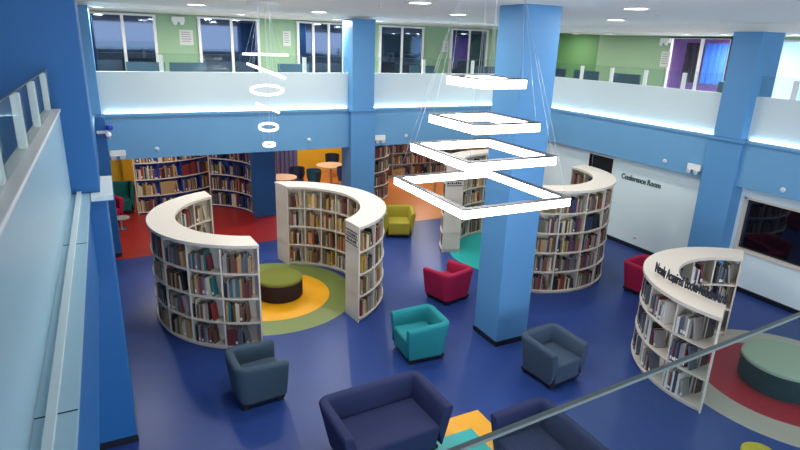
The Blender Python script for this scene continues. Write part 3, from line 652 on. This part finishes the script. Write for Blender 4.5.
for x, y, lab in ((665, 161, 'small sensor on the beam over the Conference Room lettering'), (783, 190, 'small white sensor on the beam over the dark window')):
    p = at_x(x, y, XR); dome(lab, (XR, p.y, p.z), R(-90))
# security camera on the corner pillar
p = at_y(104, 132, YB-.15)
t = thing('security_camera', 'white security camera with blue cap on the corner pillar', 'camera', (p.x-.02, YB-.15, p.z))
MB().box(-.12, .12, -.06, 0, -.03, .03).obj('bracket', M_wmet, t, bevel=.008)
MB().lathe(0, 0, [(0, -.1), (.05, -.1), (.055, .05), (.03, .07), (0, .07)], 20).xf(Matrix.Translation((.1, -.12, -.05)) @ Matrix.Rotation(R(65), 4, 'X')).obj('housing', M_wmet, t, smooth=40)
MB().lathe(0, 0, [(.0, -.06), (.06, -.05), (.075, 0), (.06, .05), (0, .06)], 20).xf(Matrix.Translation((.13, -.1, .1))).obj('cap', mat('royal blue plastic', (40, 60, 170), .35), t, smooth=40)
# red fire sprinkler style ceiling heads
for x, y in ((380, 5), (658, 14), (777, 27)):
    p = at_z(x, y, ZC); p.y = min(p.y, 13); 
    t = thing('sprinkler_head', 'small sprinkler head on the white ceiling', 'sprinkler', (p.x, p.y, ZC), 0, 'ceiling sprinklers')
    MB().lathe(0, 0, [(.03, 0), (.03, -.01), (.012, -.015), (.012, -.05), (.03, -.055), (0, -.06)], 14).obj('head', M_wire, t)
# small outlet on the aqua wall
p = at_x(635, 238, 11.5)
t = thing('wall_socket', 'small white socket low on the aqua wall', 'socket', (11.5, p.y, p.z)); MB().box(-.012, 0, -.06, .06, -.04, .04).obj('plate', M_wmet, t, bevel=.004); MB().box(-.014, -.012, -.03, .03, -.012, .012).obj('slot', M_black, t)

# ------------------------------------------------------------------ books: the 300 that show largest are things, the rest one object
CASE = {'A': 'bookcase behind slate armchair', 'B': 'bookcase with lined end sign', 'C': 'bookcase around teal disc', 'D': 'bookcase near Conference Room wall', 'E': 'lettered medicine bookcase'}
TIER = {4: ['bottom', 'second', 'third', 'top'], 5: ['bottom', 'second', 'middle', 'fourth', 'top'], 3: ['bottom', 'middle', 'top']}
NT = {'A': 4, 'B': 4, 'C': 5, 'D': 5, 'E': 3}
M_page = mat('book pages', (216, 206, 186), .8); M_lab = mat('spine label', (232, 230, 224), .6)
cov = {k: mat('cover '+k, c, .5, .4) for k, c in PAL.items()}
def unit_book(lab):
    # local: x thickness (centred), y depth (spine at -y), z height from 0 ; unit size
    b = MB(); b.box(-.5, -.42, -.5, .5, 0, 1).box(.42, .5, -.5, .5, 0, 1).box(-.42, .42, -.5, -.42, 0, 1); b.box(-.42, .42, -.42, .46, .02, .97, 1)
    if lab: b.box(-.42, .42, -.508, -.5, .1, .26, 2)
    return b
UNIT = {f: unit_book(f) for f in (False, True)}
bpy.context.view_layer.update(); dg = bpy.context.evaluated_depsgraph_get()
rank = []
for i, (mx, sz, cn, lb, key, tier, prev) in enumerate(BOOKS):
    if key in 'WVUS': rank.append((0, i)); continue
    c = mx @ Vector((0, -sz[1]/2-.004, sz[2]*.55)); dv = c-CAM; dist = dv.length; nrm = -(mx.to_3x3() @ Vector((0, 1, 0)))
    fc = nrm.dot(-dv)/dist
    if fc < -.3: rank.append((0, i)); continue
    vis = 0; o_ = CAM.copy(); d_ = dv.normalized()
    while True:                       # look through clear glass
        hit, loc, _, _, ob, _ = scene.ray_cast(dg, o_, d_)
        if hit and (loc-CAM).length < dist-.03:
            if ob.name.startswith('pane'): o_ = loc+d_*.002; continue
            break
        vis = 1; break
    rank.append((vis*sz[0]*sz[2]*max(fc, .1)/dist**2, i))
rank.sort(reverse=True)
big = [i for s, i in rank[:300] if s > 0]; bigset = set(big)
mesh_cache = {}
for i in big:
    mx, sz, cn, lb, key, tier, prev = BOOKS[i]
    nx = BOOKS[i+1] if i+1 < len(BOOKS) and BOOKS[i+1][6] is not None else None
    if (cn, lb) not in mesh_cache: mesh_cache[(cn, lb)] = UNIT[lb].mesh('book', [cov[cn], M_page, M_lab])
    o = bpy.data.objects.new('book', mesh_cache[(cn, lb)]); col.objects.link(o)
    o.matrix_world = mx @ Matrix.Diagonal((sz[0], sz[1], sz[2], 1))
    nb = [q for q in (prev, nx[2] if nx else None) if q]
    nb = 'between %s and %s books' % tuple(nb) if len(nb) == 2 and nb[0] != nb[1] else 'between two %s books' % nb[0] if len(nb) == 2 else 'beside %s book ending its row' % nb[0] if nb else 'alone'
    tag(o, '%s%s book %s, %s shelf, %s' % ('white-labelled ' if lb else '', cn, nb, TIER[NT[key]][tier], CASE[key]), 'book', 'books on '+CASE[key])
rest = MB(); names = list(PAL); mats_ = [cov[k] for k in names]+[M_page, M_lab]
for i, (mx, sz, cn, lb, key, tier, prev) in enumerate(BOOKS):
    if i in bigset: continue
    ub = UNIT[lb]; mt = mx @ Matrix.Diagonal((sz[0], sz[1], sz[2], 1)); o0 = len(rest.v); ci = names.index(cn)
    rest.v += [tuple(mt @ Vector(p)) for p in ub.v]; rest.f += [tuple(k+o0 for k in f) for f in ub.f]; rest.m += [(ci, len(names), len(names)+1)[q] for q in ub.m]
tag(rest.obj('shelved_books', mats_), 'rows of further mixed books filling the bookcases of the hall', 'books', kind='stuff')
print('BOOKS', len(BOOKS), 'individual', len(big))
